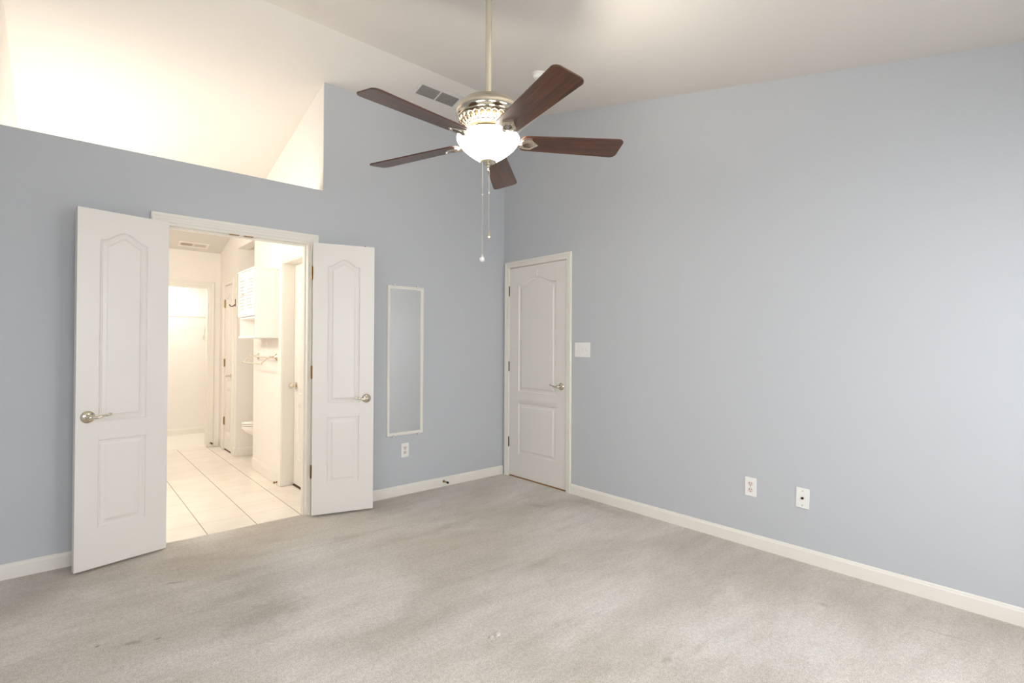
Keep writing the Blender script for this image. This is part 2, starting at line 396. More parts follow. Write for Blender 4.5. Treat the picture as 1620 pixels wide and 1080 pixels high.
# ------------------------------------------------------------------ trim
BASE = [(0, 0), (.012, 0), (.012, .066), (.009, .072), (.0085, .078), (.004, .083), (0, .083)]     # (out of wall, height)
def baseboard(name, p0, p1, nrm, label, hs=1.0):
    b = MB(); v = []
    for p in (p0, p1):
        for t, h in BASE: v.append((p[0]+nrm[0]*t, p[1]+nrm[1]*t, h*hs))
    n = len(BASE)
    b.add(v, [tuple(range(n)), tuple(range(2*n-1, n-1, -1))]+[(i, (i+1) % n, n+(i+1) % n, n+i) for i in range(n)])
    return struct(b.build(name, M['trim']), label, 'baseboard')
baseboard('baseboard_left', (RX, 0), (-2.895, 0), (0, -1), 'white baseboard behind the wide-open door at the side wall end')
baseboard('baseboard_left', (-1.845, 0), (-.012, 0), (0, -1), 'white baseboard under the wall mirror, up to the corner')
baseboard('baseboard_right', (0, -.905), (0, RY+.012), (-1, 0), 'white baseboard along the long wall with the low outlets')
baseboard('baseboard_rear', (RX+.012, RY), (-.012, RY), (0, 1), 'white baseboard under the two rear windows')
baseboard('baseboard_side', (RX, RY+.012), (RX, -.012), (1, 0), 'white baseboard under the side window')
baseboard('baseboard_bathroom', (BX, .99), (BX, AL0), (-1, 0), 'cream baseboard under the towel rail', 1.3)
baseboard('baseboard_bathroom', (BX+.005, AL1), (-1.0, AL1), (0, -1), 'cream baseboard behind the toilet', 1.15)
baseboard('baseboard_bathroom', (BX, AL1), (BX, 2.648), (-1, 0), 'short cream baseboard between the alcove and the linen door', 1.15)
baseboard('baseboard_bathroom', (-1.875, FY), (BX-.012, FY), (0, -1), 'short cream baseboard beside the closet opening', 1.15)
baseboard('baseboard_closet', (-3.2, 4.56), (-1.2, 4.56), (0, -1), 'tall pale baseboard on the closet back wall', 1.05)

CAS = [(.004, 0), (.004, .009), (.010, .0115), (.022, .0105), (.026, .013), (.038, .0135), (.042, .017), (.056, .0175), (.060, .014), (.060, 0)]   # (away from opening, out of wall)
def casing(name, a, c, ztop, plane, axis, out, label, mat='trim', width=1.0):
    """U-shaped mitred casing round an opening a..c (c>a), face at plane, projecting by sign out along the other axis"""
    b = MB(); n = len(CAS)
    path = []
    for d, t in CAS: d *= width; path.append([(a-d, 0, t), (a-d, ztop+d, t), (c+d, ztop+d, t), (c+d, 0, t)])
    v = []
    for k in range(4):
        for i in range(n):
            u, z, t = path[i][k]; w = plane+out*t
            v.append((u, w, z) if axis == 'x' else (w, u, z))
    f = [(k*n+i, k*n+(i+1) % n, (k+1)*n+(i+1) % n, (k+1)*n+i) for k in range(3) for i in range(n)]
    f += [tuple(range(n)), tuple(3*n+i for i in range(n-1, -1, -1))]
    b.add(v, f); return struct(b.build(name, M[mat]), label, 'door casing')
def jamb(name, a, c, ztop, w0, w1, axis, label, t=.018, stop=None):
    b = MB()
    def bx(u0, u1, q0, q1, z0, z1): (b.box(u0, u1, q0, q1, z0, z1) if axis == 'x' else b.box(q0, q1, u0, u1, z0, z1))
    bx(a, a+t, w0, w1, 0, ztop); bx(c-t, c, w0, w1, 0, ztop); bx(a+t, c-t, w0, w1, ztop-t, ztop)
    if stop:
        s0, s1 = stop; e = .011
        bx(a+t, a+t+e, s0, s1, 0, ztop-t); bx(c-t-e, c-t, s0, s1, 0, ztop-t); bx(a+t+e, c-t-e, s0, s1, ztop-t-e, ztop-t)
    return struct(b.build(name, M['trim']), label, 'door jamb')
casing('trim_1', DX0+.006, DX1-.006, DZ-.006, 0, 'x', -1, 'white moulded casing round the double doorway')
j1 = jamb('trim_2', DX0, DX1, DZ, -.0, .12, 'x', 'white jamb lining the double doorway', stop=(.045, .08))
casing('trim_3', DX0+.006, DX1-.006, DZ-.006, .12, 'x', 1, 'cream casing on the bathroom side of the double doorway')
casing('trim_4', D3b+.006, D3a-.006, D3z-.004, 0, 'y', -1, 'white moulded casing round the closed single door')
jamb('trim_5', D3b, D3a, D3z, .0, .12, 'y', 'white jamb round the closed single door', t=.004, stop=(.04, .075))
casing('trim_6', BD0, BD1, BDZ, BX, 'y', -1, 'cream casing round the bathroom side door')
jamb('trim_7', BD0, BD1, BDZ, BX, BX+WT, 'y', 'cream jamb of the bathroom side door', t=.004)
casing('trim_8', LN0, LN1, LNZ, BX, 'y', -1, 'cream casing round the narrow linen door')
casing('trim_9', CO0, CO1, COZ, FY, 'x', -1, 'cream casing round the closet opening')
jamb('trim_10', CO0, CO1, COZ, FY, FY+.12, 'x', 'cream jamb lining the closet opening', t=.012)

# ------------------------------------------------------------------ doors
def arch_panel(x0, x1, z0, zs, za):                                # ogee-arched outline
    n = 36; pts = [(x0, z0), (x1, z0)]
    c = (x0+x1)/2; h = (x1-x0)/2
    for i in range(n+1):
        u = 1-2*i/n; a = min(1, abs(u)/.90)
        s = .5+.5*math.cos(PI*a); pts.append((c+u*h, zs+(za-zs)*s**.9))
    return pts
def prof_depth(d):
    xs = [-1, 0, .0035, .008, .0115, .0145, .033, .0365, .041, 1]
    hs = [0, 0, -.0085, -.0100, -.0060, -.0085, -.0050, -.0012, 0, 0]
    return np.interp(d, xs, hs)
def sdf(px, pz, poly):
    P = np.stack([px, pz], -1); best = np.full(px.shape, 9.0); inside = np.zeros(px.shape, bool); n = len(poly)
    for i in range(n):
        A = np.array(poly[i]); B = np.array(poly[(i+1) % n]); e = B-A; L2 = (e@e)+1e-12
        t = np.clip(((P-A)@e)/L2, 0, 1); q = P-A-t[..., None]*e; best = np.minimum(best, np.hypot(q[..., 0], q[..., 1]))
        cond = ((A[1] > pz) != (B[1] > pz)) & (px < (B[0]-A[0])*(pz-A[1])/(B[1]-A[1]+1e-12)+A[0]); inside ^= cond
    return np.where(inside, best, -best)
def spread(L, zones, fine, coarse):
    pts = {0.0, L}; x = 0.0
    while x < L:
        inz = any(a-coarse*.6 <= x <= b for a, b in zones); x += fine if inz else coarse
        if x < L-fine*.5: pts.add(round(x, 5))
    return np.array(sorted(pts))
def door_slab(name, w, h, t, panels, parent, fine=.003, both=True, mat='door'):
    """panels: list of outlines; local x 0..w, face at y=0 (towards -y), thickness t"""
    xz = []; zz = []
    for p in panels:
        xs = [q[0] for q in p]; zs = [q[1] for q in p]
        if len(p) > 6:
            xz.append((min(xs), max(xs))); zz += [(min(zs), min(zs)+.045), (sorted(zs)[-1]-.115, max(zs)+.02)]
        else:
            xz += [(min(xs), min(xs)+.045), (max(xs)-.045, max(xs))]; zz += [(min(zs), min(zs)+.045), (max(zs)-.045, max(zs))]
    X = spread(w, xz, fine, .03); Z = spread(h, zz, fine, .05)
    GX, GZ = np.meshgrid(X, Z); D = np.zeros(GX.shape)
    for p in panels: D += prof_depth(sdf(GX, GZ, p))
    nx, nz = len(X), len(Z); b = MB()
    for side in ((0, 1) if both else (0,)):
        Y = -D if side == 0 else t+D
        v = list(zip(GX.ravel().tolist(), Y.ravel().tolist(), GZ.ravel().tolist()))
        f = [(j*nx+i, j*nx+i+1, (j+1)*nx+i+1, (j+1)*nx+i) for j in range(nz-1) for i in range(nx-1)]
        if side: f = [q[::-1] for q in f]
        b.add(v, f, 0, True)
    c = [(0, 0, 0), (w, 0, 0), (w, 0, h), (0, 0, h), (0, t, 0), (w, t, 0), (w, t, h), (0, t, h)]
    fs = [(0, 4, 5, 1), (1, 5, 6, 2), (2, 6, 7, 3), (3, 7, 4, 0)]
    if not both: fs.append((4, 7, 6, 5))
    b.add(c, fs)
    return b.build(name, M[mat], parent, recalc=False, autosmooth=60)
def lever_handle(parent, x, z, d, mat='nickel', scale=1.0):
    """rosette + lever; face plane y=0, lever points to sign d along x"""
    k = scale
    r = MB(); r.lathe([(0, 0), (.034*k, 0), (.034*k, .003), (.032*k, .006), (.029*k, .007), (.026*k, .010), (.018*k, .0125), (.0135*k, .014), (.012*k, .020), (.0125*k, .024), (0, .024)], 40, (x, 0, z), '-y')
    h = r.build('door_handle', M[mat], parent)
    l = MB(); l.lathe([(0, .02), (.0105*k, .02), (.0115*k, .03), (.014*k, .036), (.0155*k, .045), (.013*k, .053), (.007*k, .058), (0, .059)], 28, (x, 0, z), '-y')
    path = []; rad = []
    for i in range(17):
        u = i/16; path.append((x+d*(.006+.086*u)*k, -.046-.006*math.sin(u*PI), z+(.003*math.sin(u*PI*1.0)-.004*math.sin(2*PI*u)+(.012*max(0, u-.8)/.2 if u > .8 else 0))*k))
        rad.append((.0085-.0032*u+(.002 if u > .93 else 0))*k)
    l.tube(path, rad, 12); l.sphere(path[-1], rad[-1]*1.05, 8)
    l.build('lever', M[mat], h)
    for dz in (.021, -.021):
        s = MB(); s.lathe([(0, .0085), (.0036, .0085), (.0034, .0105), (0, .011)], 12, (x, 0, z+dz*k), '-y'); s.build('screw', M['bronze'], h)
def hinge(parent, x, y, z, mat='brass', plate=True, ph=.089, pr=.0058, face=None):
    b = MB(); b.tube([(x, y, z-ph/2), (x, y, z+ph/2)], pr, 12)
    for dz in (-.25, 0, .25): b.lathe([(pr+.0004, -.0006), (pr+.0004, .0006)], 12, (x, y, z+dz*ph))
    b.sphere((x, y, z+ph/2+.002), .0048, 6); b.sphere((x, y, z-ph/2-.002), .0048, 6)
    if face: b.box(*face)
    return b.build('hinge', M[mat], parent)

PZ = (.234, .724, .828, 1.853, 1.903)
LW = .445; LH = 2.006
def leaf_panels(x0, x1): return [[(x0, PZ[0]-.013), (x1, PZ[0]-.013), (x1, PZ[1]-.013), (x0, PZ[1]-.013)], arch_panel(x0, x1, PZ[2]-.013, PZ[3]-.013, PZ[4]-.010)]
# leaf swung back beside the side-wall end
l1 = sroot('door_1', 'white two-panel arch-top door leaf swung open, lever handle at its free left edge', 'door', (-3.236, -.194, .014), math.radians(13.4))
door_slab('door_panel', LW, LH, .035, leaf_panels(.103, .333), l1)
lever_handle(l1, .053, .846, 1)
for z in (1.785, 1.05, .315): hinge(l1, LW+.006, .033, z, face=(LW-.001, LW+.0015, .004, .032, z-.044, z+.044))
# leaf beside the mirror
l2 = sroot('door_2', 'white two-panel arch-top door leaf swung open beside the wall mirror', 'door', (-1.912, -.077, .014), math.radians(-16.7))
door_slab('door_panel', .440, LH, .035, leaf_panels(.103, .333), l2)
lever_handle(l2, .386, .846, -1)
for z in (1.785, 1.05, .315): hinge(l2, -.006, .028, z, face=(-.0015, .001, .004, .030, z-.044, z+.044))
box_obj('latch_bolt', M['bronze'], (.366, .376, .012, .022, LH, LH+.008), l2, .002)
# single door
l3 = sroot('door_3', 'closed white two-panel arch-top door in the long wall beside the corner', 'door', (.002, D3a-.005, .012), -PI/2)
def d3p(x0, x1): return [[(x0, .221), (x1, .221), (x1, .706), (x0, .706)], arch_panel(x0, x1, .818, 1.837, 1.891)]
door_slab('door_panel', .755, 2.008, .035, d3p(.132, .624), l3)
lever_handle(l3, .692, .897, -1)
for z in (1.788, 1.053, .318): hinge(l3, -.004, -.005, z, 'bronze')
box_obj('strike_plate', M['bronze'], (.7595, .7605, -.006, .0, .87, .93), l3)
b = MB()                                                          # narrow gap strip of bare wood under the single door
b.box(-.001, .10, D3b+.004, D3a-.004, 0, .004)
struct(b.build('trim_11', M['wood_strip']), 'thin strip of bare wood under the closed single door', 'threshold')
# bathroom side door (mostly hidden), closed
l4 = sroot('door_4', 'cream bathroom side door with a small knob, partly hidden by the doorway jamb', 'door', (BX+WT-.012, BD1-.006, .014), -PI/2)
door_slab('door_panel', BD1-BD0-.012, BDZ-.022, .035, [[(.10, .23), (.64, .23), (.64, .70), (.10, .70)], arch_panel(.10, .64, .82, 1.82, 1.88)], l4, fine=.006, both=False)
def knob(parent, x, z):
    r = MB(); r.lathe([(0, 0), (.031, 0), (.030, .006), (.020, .010), (.011, .014), (.010, .030)], 32, (x, 0, z), '-y')
    k = r.build('door_knob', M['nickel'], parent)
    g = MB(); g.lathe([(.010, .028), (.017, .031), (.025, .040), (.027, .050), (.023, .060), (.012, .065), (0, .066)], 32, (x, 0, z), '-y'); g.build('knob_grip', M['nickel'], k)
knob(l4, .062, .885)
struct(box_obj('trim_12', M['dark_strip'], (BX+WT-.020, BX+WT, BD0+.005, BD1-.005, -.002, .007)), 'thin brown strip for the dark gap under the bathroom side door', 'threshold')
# narrow linen door
l5 = sroot('door_5', 'narrow cream arch-top linen door at the end of the bathroom', 'door', (BX+.004, LN1-.004, .014), -PI/2)
lw = LN1-LN0-.008
door_slab('door_panel', lw, LNZ-.020, .035, [[(.09, .2), (lw-.09, .2), (lw-.09, .70), (.09, .70)], arch_panel(.09, lw-.09, .80, 1.80, 1.86)], l5, fine=.006, both=False)
lever_handle(l5, lw-.06, .885, -1, scale=.8)
for z in (1.745, 1.03, .33): hinge(l5, -.002, -.006, z, 'brass', pr=.009)
struct(box_obj('trim_13', M['dark_strip'], (BX+.002, BX+.06, LN0+.004, LN1-.004, -.002, .006)), 'thin dark strip for the gap under the narrow linen door', 'threshold')
# ball-catch strike plates under the head jamb
for x, y, lab in ((-2.415, .022, 'small nickel catch plate under the door head, above the wide-open leaf side'), (-2.325, .022, 'small nickel catch plate under the door head, nearer the mirror')):
    r = thing('catch_plate', lab, 'catch plate', (x, y, DZ-.018))
    b = MB(); b.bbox(-.03, .03, -.013, .013, -.004, 0, r=.001); b.build('plate', M['brass'], r)
    b = MB(); b.lathe([(.009, -.004), (.008, -.007), (.004, -.010), (0, -.011)], 16); b.build('ball_catch', M['nickel'], r)

# ------------------------------------------------------------------ wall fittings
def outlet(name, label, loc, rz):
    r = thing(name, label, 'outlet', loc, rz)
    b = MB(); b.bbox(-.036, .036, -.0055, 0, -.059, .059, r=.002); b.build('cover_plate', M['plastic'], r)
    for dz in (.0195, -.0195):
        q = MB(); pts = []
        for i in range(24):
            a = 2*PI*i/24; pts.append((.0165*math.cos(a), max(-.0135, min(.0135, .0175*math.sin(a)))+dz))
        q.prism(pts, 'y', -.0075, -.004); rc = q.build('receptacle', M['receptacle'], r)
        s = MB(); s.box(-.0085, -.0055, -.0079, -.007, dz-.001, dz+.009); s.box(.0050, .0075, -.0079, -.007, dz, dz+.008)
        s.lathe([(0, .0079), (.003, .0079), (.003, .007)], 12, (0, 0, dz-.0085), '-y'); s.build('slots', M['dark'], rc)
    s = MB(); s.lathe([(.0032, .0055), (.003, .0068), (0, .007)], 12, (0, 0, 0), '-y'); s.build('screw', M['nickel'], r)
outlet('outlet', 'white duplex outlet low on the wall below the mirror', (-1.101, 0, .376), 0)
outlet('outlet', 'white duplex outlet low on the long wall, beside the cable jack plate', (0, -2.428, .377), -PI/2)
r = thing('cable_jack_plate', 'white wall plate with one dark cable connector, hung slightly crooked', 'wall plate', (0, -2.731, .374), -PI/2)
r.rotation_euler = (0, math.radians(1.8), -PI/2)
b = MB(); b.bbox(-.036, .036, -.0055, 0, -.059, .059, r=.002); b.build('cover_plate', M['plastic'], r)
b = MB(); b.lathe([(.0075, .005), (.0075, .008), (.005, .009), (.005, .016), (.0035, .016), (.0035, .012), (0, .012)], 18, (0, 0, 0), '-y'); b.build('connector', M['bronze'], r)
for dz in (.0425, -.0425):
    b = MB(); b.lathe([(.0034, .0055), (.003, .0068), (0, .007)], 12, (0, 0, dz), '-y'); b.build('screw', M['nickel'], r)

def switch(label, loc, rz, n, w, h=.1145):
    r = thing('light_switch', label, 'light switch', loc, rz)
    b = MB(); b.bbox(-w/2, w/2, -.006, 0, -h/2, h/2, r=.002); b.build('cover_plate', M['plastic'], r)
    for i in range(n):
        x = (i-(n-1)/2)*.046
        s = MB(); s.box(x-.0045, x+.0045, -.0066, -.005, -.012, .012); sl = s.build('slot', M['receptacle'], r)
        t = MB(); up = 1 if i != 1 else -1
        t.prism([(-.006, -.004*up), (-.006, .006*up), (-.017, .012*up), (-.018, .007*up)], 'x', x-.0036, x+.0036); t.build('toggle', M['plastic'], sl)
        for dz in (.03, -.03):
            q = MB(); q.lathe([(.003, .006), (.0027, .0072), (0, .0074)], 10, (x, 0, dz), '-y'); q.build('screw', M['plastic'], r)
switch('white three-gang toggle switch plate beside the closed single door', (0, -1.026, 1.235), -PI/2, 3, .168, .122)
switch('small white switch plate under the bathroom cabinet', (BX, 1.37, 1.235), -PI/2, 1, .07, .115)

# mirror
r = thing('wall_mirror', 'tall narrow white framed mirror hung between the open door leaf and the corner', 'mirror', (-1.104, 0, .508))
w, h = .173, 1.258
MFP = [(0, 0), (0, -.014), (.004, -.018), (.012, -.018), (.016, -.013), (.024, -.012), (.026, -.009), (.026, 0)]   # (inwards, y)
b = MB(); v = []; n = len(MFP)
for cx, cz_ in ((-1, 0), (1, 0), (1, 1), (-1, 1)):
    for d, y in MFP: v.append((cx*(w-d), y, d if cz_ == 0 else h-d))
b.add(v, [(k*n+i, k*n+(i+1) % n, ((k+1) % 4)*n+(i+1) % n, ((k+1) % 4)*n+i) for k in range(4) for i in range(n)])
b.build('mirror_frame', M['trim'], r)
box_obj('mirror_glass', M['mirror'], (-w+.02, w-.02, -.008, -.002, .02, h-.02), r)
for x, z in ((-.113, h), (.108, h), (-.113, 0), (.125, 0)):
    b = MB(); sg = 1 if z > 0 else -1
    b.bbox(x-.008, x+.008, -.021, 0, z-.010 if sg > 0 else z-.012, z+.012 if sg > 0 else z+.010, r=.003)
    b.build('mirror_clip', M['acrylic'], r)

# hook over the single door's panel
r = thing('over_door_hook', 'small white hook near the top of the closed single door', 'hook', (-.0015, -.474, 1.915), -PI/2)
b = MB(); b.bbox(-.011, .011, -.006, 0, 0, .062, r=.002); b.build('back_plate', M['plastic'], r)
b = MB(); b.tube([(0, -.004, .022), (0, -.016, .012), (0, -.026, .010), (0, -.033, .018), (0, -.035, .030)], .0045, 10); b.build('hook_arm', M['plastic'], r)

def door_stop(label, loc, rz):
    r = thing('door_stop', label, 'door stop', loc, rz)
    b = MB(); b.lathe([(0, 0), (.012, 0), (.012, .004), (.007, .009)], 20, (0, 0, 0), '-y')
    pts = [(.0048*math.cos(t), -.008-.048*t/(2*PI*11), .0048*math.sin(t)) for t in np.linspace(0, 2*PI*11, 132)]
    b.tube(pts, .0012, 6); b.build('spring', M['brass'], r)
    b = MB(); b.lathe([(.0055, .054), (.009, .055), (.0105, .062), (.0095, .072), (.004, .076), (0, .0765)], 18, (0, 0, 0), '-y'); b.build('rubber_tip', M['black'], r)
door_stop('spring door stop with black tip on the baseboard below the mirror', (-.712, -.012, .047), 0)
door_stop('spring door stop beside the closet opening casing in the bathroom', (-1.905, FY-.018, .047), 0)
r = thing('door_stop', 'stubby brass door stop at the baseboard end by the bathroom side door', 'door stop', (BX-.016, .992, .028), -PI/2)
b = MB(); b.lathe([(0, 0), (.011, 0), (.011, .004), (.006, .008), (.006, .020), (.010, .022), (.010, .030), (0, .032)], 18, (0, 0, 0), '-y'); b.build('stop_body', M['brass'], r)

# supply register on the ceiling slope
def register(name, label, cx, cy, L, Wd, nslat, dark, frame='vent', mats=None, along_x=True):
    sl = -S1; ang = math.atan(sl)
    r = thing(name, label, 'air vent', (cx, cy, cz(cy)))
    r.rotation_euler = (ang, 0, 0)
    f = MB(); o = .026
    for x0, x1, y0, y1 in [(-L/2, L/2, -Wd/2, -Wd/2+o), (-L/2, L/2, Wd/2-o, Wd/2), (-L/2, -L/2+o, -Wd/2+o, Wd/2-o), (L/2-o, L/2, -Wd/2+o, Wd/2-o), (-.006, .006, -Wd/2+o, Wd/2-o)]:
        f.bbox(x0, x1, y0, y1, -.007, 0, r=.0015)
    f.build('vent_frame', M[frame], r)
    box_obj('duct', M[dark], (-L/2+o-.002, L/2-o+.002, -Wd/2+o-.002, Wd/2-o+.002, -.0012, -.0004), r)
    for sx in (-1, 1):
        lv = MB(); x0, x1 = (-L/2+o, -.006) if sx < 0 else (.006, L/2-o)
        if along_x:
            for i in range(nslat):
                y = -Wd/2+o+(i+.5)*(Wd-2*o)/nslat; q = (Wd-2*o)/nslat*.34
                lv.prism([(y-q, -.0062), (y+q*.4, -.0018), (y+q, -.0018), (y-q*.3, -.0066)], 'x', x0, x1)
        else:
            for i in range(nslat):
                x = x0+(i+.5)*(x1-x0)/nslat; q = (x1-x0)/nslat*.30*(1 if sx < 0 else 1.4)
                lv.prism([(x-q, -.0062), (x+q*.4, -.0018), (x+q, -.0018), (x-q*.3, -.0066)], 'y', -Wd/2+o, Wd/2-o)
        lv.build('louvre', M[frame], r)
    for x in (-L/2+.011, L/2-.011):
        s = MB(); s.lathe([(.0035, -.007), (.003, -.0085), (0, -.009)], 10, (x, 0, 0)); s.build('screw', M['nickel'], r)
register('ceiling_vent', 'rectangular two-bank louvred vent on the ceiling behind the fan', -.975, -.283, .415, .172, 11, 'vent_dark')
register('ceiling_vent', 'small louvred vent on the cream bathroom ceiling', -2.135, 3.185, .31, .135, 9, 'vent_tan', 'cream', along_x=False)

# smoke detector on the long slope
yy = -1.262
r = thing('smoke_detector', 'round white smoke detector on the ceiling, half hidden by a fan blade', 'smoke detector', (-.733, yy, cz(yy))); r.rotation_euler = (math.atan(S2), 0, 0)
b = MB(); b.lathe([(0, -.001), (.068, -.001), (.068, -.010), (.062, -.014)], 40); b.build('base', M['plastic'], r)
b = MB(); b.lathe([(.060, -.012), (.060, -.026), (.052, -.036), (.030, -.040), (0, -.041)], 40); b.build('cover', M['plastic'], r)
b = MB(); b.lathe([(.012, -.0395), (.012, -.043), (0, -.0435)], 18, (.02, 0, 0)); b.build('test_button', M['vent'], r)

# ------------------------------------------------------------------ ceiling fan
FX, FYY = -1.801, -1.990; BZ = 2.2226
fan = thing('ceiling_fan', 'five-blade ceiling fan with dark walnut blades, nickel motor and lit frosted glass bowl', 'ceiling fan', (FX, FYY, BZ))
def F(b, name, mats, parent=fan, **k): return b.build(name, mats, parent, **k)
zc = cz(FYY)-BZ
b = MB(); b.lathe([(0, zc-.10), (.020, zc-.10), (.030, zc-.088), (.055, zc-.05), (.066, zc-.02), (.068, zc+.025)], 40); F(b, 'canopy', M['rod'])
b = MB(); b.tube([(0, 0, .19), (0, 0, zc-.08)], .0150, 20); F(b, 'downrod', M['rod'])
b = MB(); b.lathe([(.0, zc-.15), (.020, zc-.15), (.020, zc-.09)], 24); F(b, 'rod_sleeve', M['rod'])
b = MB(); b.lathe([(.0, .212), (.020, .212), (.024, .204), (.034, .198), (.036, .190)], 32); F(b, 'rod_collar', M['rod'])
# motor housing: domed top, bulging drum, lip
hp = [(0, .196), (.045, .194), (.085, .189), (.113, .181), (.122, .176), (.1235, .171), (.1255, .168), (.140, .154), (.150, .136), (.1535, .118), (.1525, .104), (.146, .092), (.142, .0885), (.1435, .086), (.1425, .082), (.128, .078), (.10, .076), (0, .076)]
b = MB(); b.lathe([(r_, .101+(z-.076)*.78) for r_, z in hp], 72)
F(b, 'motor_housing', M['nickel'])
# filigree pan under the drum: raised scroll lattice on a conical pan
b = MB()
b.lathe([(.137, .103), (.135, .098), (.098, .067), (.094, .066)], 64); F(b, 'motor_pan', M['shade_metal']); b = MB()
b.lathe([(.139, .103), (.142, .100), (.139, .097), (.136, .100), (.139, .103)], 64)
b.lathe([(.101, .069), (.104, .066), (.101, .063), (.098, .066), (.101, .069)], 64)
for k in range(28):
    for sg in (-1, 1):
        pts = []
        for i in range(9):
            u = i/8; a = 2*PI*(k+sg*.35*math.sin(2*PI*u)+sg*.9*u)/28; rr = .138-.038*u; z = .098-.0335*u
            pts.append((rr*math.cos(a), rr*math.sin(a), z))
        b.tube(pts, .0026, 5)
F(b, 'filigree_ring', M['nickel'])
b = MB(); b.lathe([(.110, .080), (.094, .070), (.088, .055), (.082, .053), (.082, .045), (.088, .041), (.086, .033), (.078, .028), (.074, .020), (0, .020)], 64); F(b, 'flywheel', M['shade_metal'])
b = MB(); b.lathe([(.066, .022), (.070, .018), (.072, .012), (.060, .008), (.050, .006), (0, .006)], 48); F(b, 'switch_housing', M['nickel'])
# blades and their arms
def blade_outline(R0=.150, R1=.662, w0=.056, w1=.0724):
    pts = []
    def arc(cx, cy, r, a0, a1, n=7):
        for i in range(n+1):
            a = math.radians(a0+(a1-a0)*i/n); pts.append((cx+r*math.cos(a), cy+r*math.sin(a)))
    arc(R1-.034, w1-.030, .030, 88, 8); 
    arc(R1-.034, -w1+.030, .030, -8, -88)
    arc(R0+.035, -w0+.032, .032, -92, -178); arc(R0+.035, w0-.032, .032, 178, 92)
    return pts
PITCH = math.radians(-12)
blade_angles = [math.degrees(-1.7801)+72*k for k in range(5)]
TILT = Matrix(((1, 0, 0, 0), (0, 1, 0, 0), (.0128, -.0349, 1, 0), (0, 0, 0, 1)))
TILT = Matrix.Rotation(-.0349, 4, 'X') @ Matrix.Rotation(-.0128, 4, 'Y')
for k, ad in enumerate(blade_angles):
    e = MB(); o2 = blade_outline(); n = len(o2)
    e.prism(o2, 'z', 0, .0065)
    bl = F(e, 'blade', M['wood']); bl.rotation_mode = 'XYZ'
    bl.matrix_local = TILT @ Matrix.Rotation(math.radians(ad), 4, 'Z') @ Matrix.Rotation(PITCH, 4, 'X')
    md = bl.modifiers.new('bevel', 'BEVEL'); md.width = .0018; md.segments = 2; md.limit_method = 'ANGLE'
    # arm: curved neck from the flywheel out to a framed diamond plate under the blade
    a = MB()
    a.tube([(.070, 0, .036), (.090, 0, .030), (.108, 0, .012), (.125, 0, -.002), (.145, 0, -.006), (.160, 0, -.006)], [.012, .011, .010, .010, .011, .012], 12)
    ring = [(.138, 0), (.165, .032), (.206, .035), (.243, 0), (.206, -.035), (.165, -.032)]
    inner = [(.163, 0), (.177, .016), (.201, .018), (.220, 0), (.201, -.018), (.177, -.016)]
    v = []
    for lev, (of, z) in enumerate(((1.0, -.0003), (1.0, -.006), (.80, -.009))):
        for (x, y) in ring:
            cx = .192; v.append((cx+(x-cx)*of, y*of, z))
    for (x, y) in inner: v.append((x, y, -.008))
    for (x, y) in inner: v.append((x, y, -.0003))
    fs = []
    for lev in range(4):
        for i in range(6): fs.append((lev*6+i, lev*6+(i+1) % 6, (lev+1)*6+(i+1) % 6, (lev+1)*6+i))
    for i in range(6): fs.append((24+i, 24+(i+1) % 6, (i+1) % 6, i))
    a.add(v, fs)
    ar = F(a, 'blade_arm', M['nickel'], bl)
    for x, y in ((.158, .016), (.158, -.016), (.231, 0)):
        s = MB(); s.lathe([(.0045, -.006), (.004, -.0105), (0, -.011)], 12, (x, y, 0)); F(s, 'screw', M['nickel'], ar)
# bowl and fitter
prof = [(.142, .020), (.1465, .018), (.1475, .0145), (.1468, .008), (.144, .0), (.136, -.014), (.122, -.030), (.103, -.047), (.087, -.060), (.070, -.072), (.056, -.081), (.044, -.089), (.036, -.0950)]
b = MB(); b.lathe(prof, 72); b.lathe([(r_-.004, z+.003) for r_, z in prof], 72)
F(b, 'glass_bowl', M['bowl'])
b = MB(); b.lathe([(.0, -.107), (.008, -.106), (.012, -.101), (.022, -.1005), (.034, -.099), (.0385, -.094), (.037, -.089), (0, -.088)], 40); F(b, 'bowl_cap', M['nickel'])
b = MB(); b.lathe([(.005, -.104), (.009, -.110), (.010, -.115), (.006, -.121), (.004, -.125), (.0065, -.129), (.006, -.135), (.003, -.139), (0, -.140)], 20); F(b, 'finial', M['nickel'])
for k in range(3):
    a = math.radians(-66)+2*PI*k/3; c_ = (.052*math.cos(a), .052*math.sin(a))
    b = MB(); b.tube([(c_[0]*.4, c_[1]*.4, .010), (c_[0]*.8, c_[1]*.8, .004), (c_[0], c_[1], -.006)], .010, 10); q = F(b, 'lamp_socket', M['nickel'])
    b = MB(); b.sphere((c_[0]*1.25, c_[1]*1.25, -.026), .022, 10); F(b, 'bulb', M['bulb'], q)
# pull chains
cr = Vector((math.cos(.7229), -math.sin(.7229), 0))
def chain(x_off, ztop, zend, ball_r, glassy):
    c_ = cr*x_off; b = MB(); z = ztop
    n = int((ztop-zend)/.0075)
    b.tube([(c_.x, c_.y, ztop), (c_.x, c_.y, zend)], .0008, 6)
    for i in range(n): b.sphere((c_.x, c_.y, ztop-i*.0075), .0020, 4)
    b.sphere((c_.x, c_.y, ztop-(ztop-zend)*.35), .0035, 6)
    ch = F(b, 'pull_chain', M['nickel'])
    t = MB()
    if glassy: t.sphere((c_.x, c_.y, zend-.010), ball_r, 10); t.tube([(c_.x, c_.y, zend-.002), (c_.x, c_.y, zend+.014)], .003, 8)
    else: t.lathe([(.003, .02), (.006, .012), (.0085, 0), (.010, -.012), (.007, -.018), (0, -.019)], 16, (c_.x, c_.y, zend))
    F(t, 'pull_knob', M['nickel' if not glassy else 'acrylic'], ch)
chain(-.026, -.094, 1.680-BZ, .0125, True)
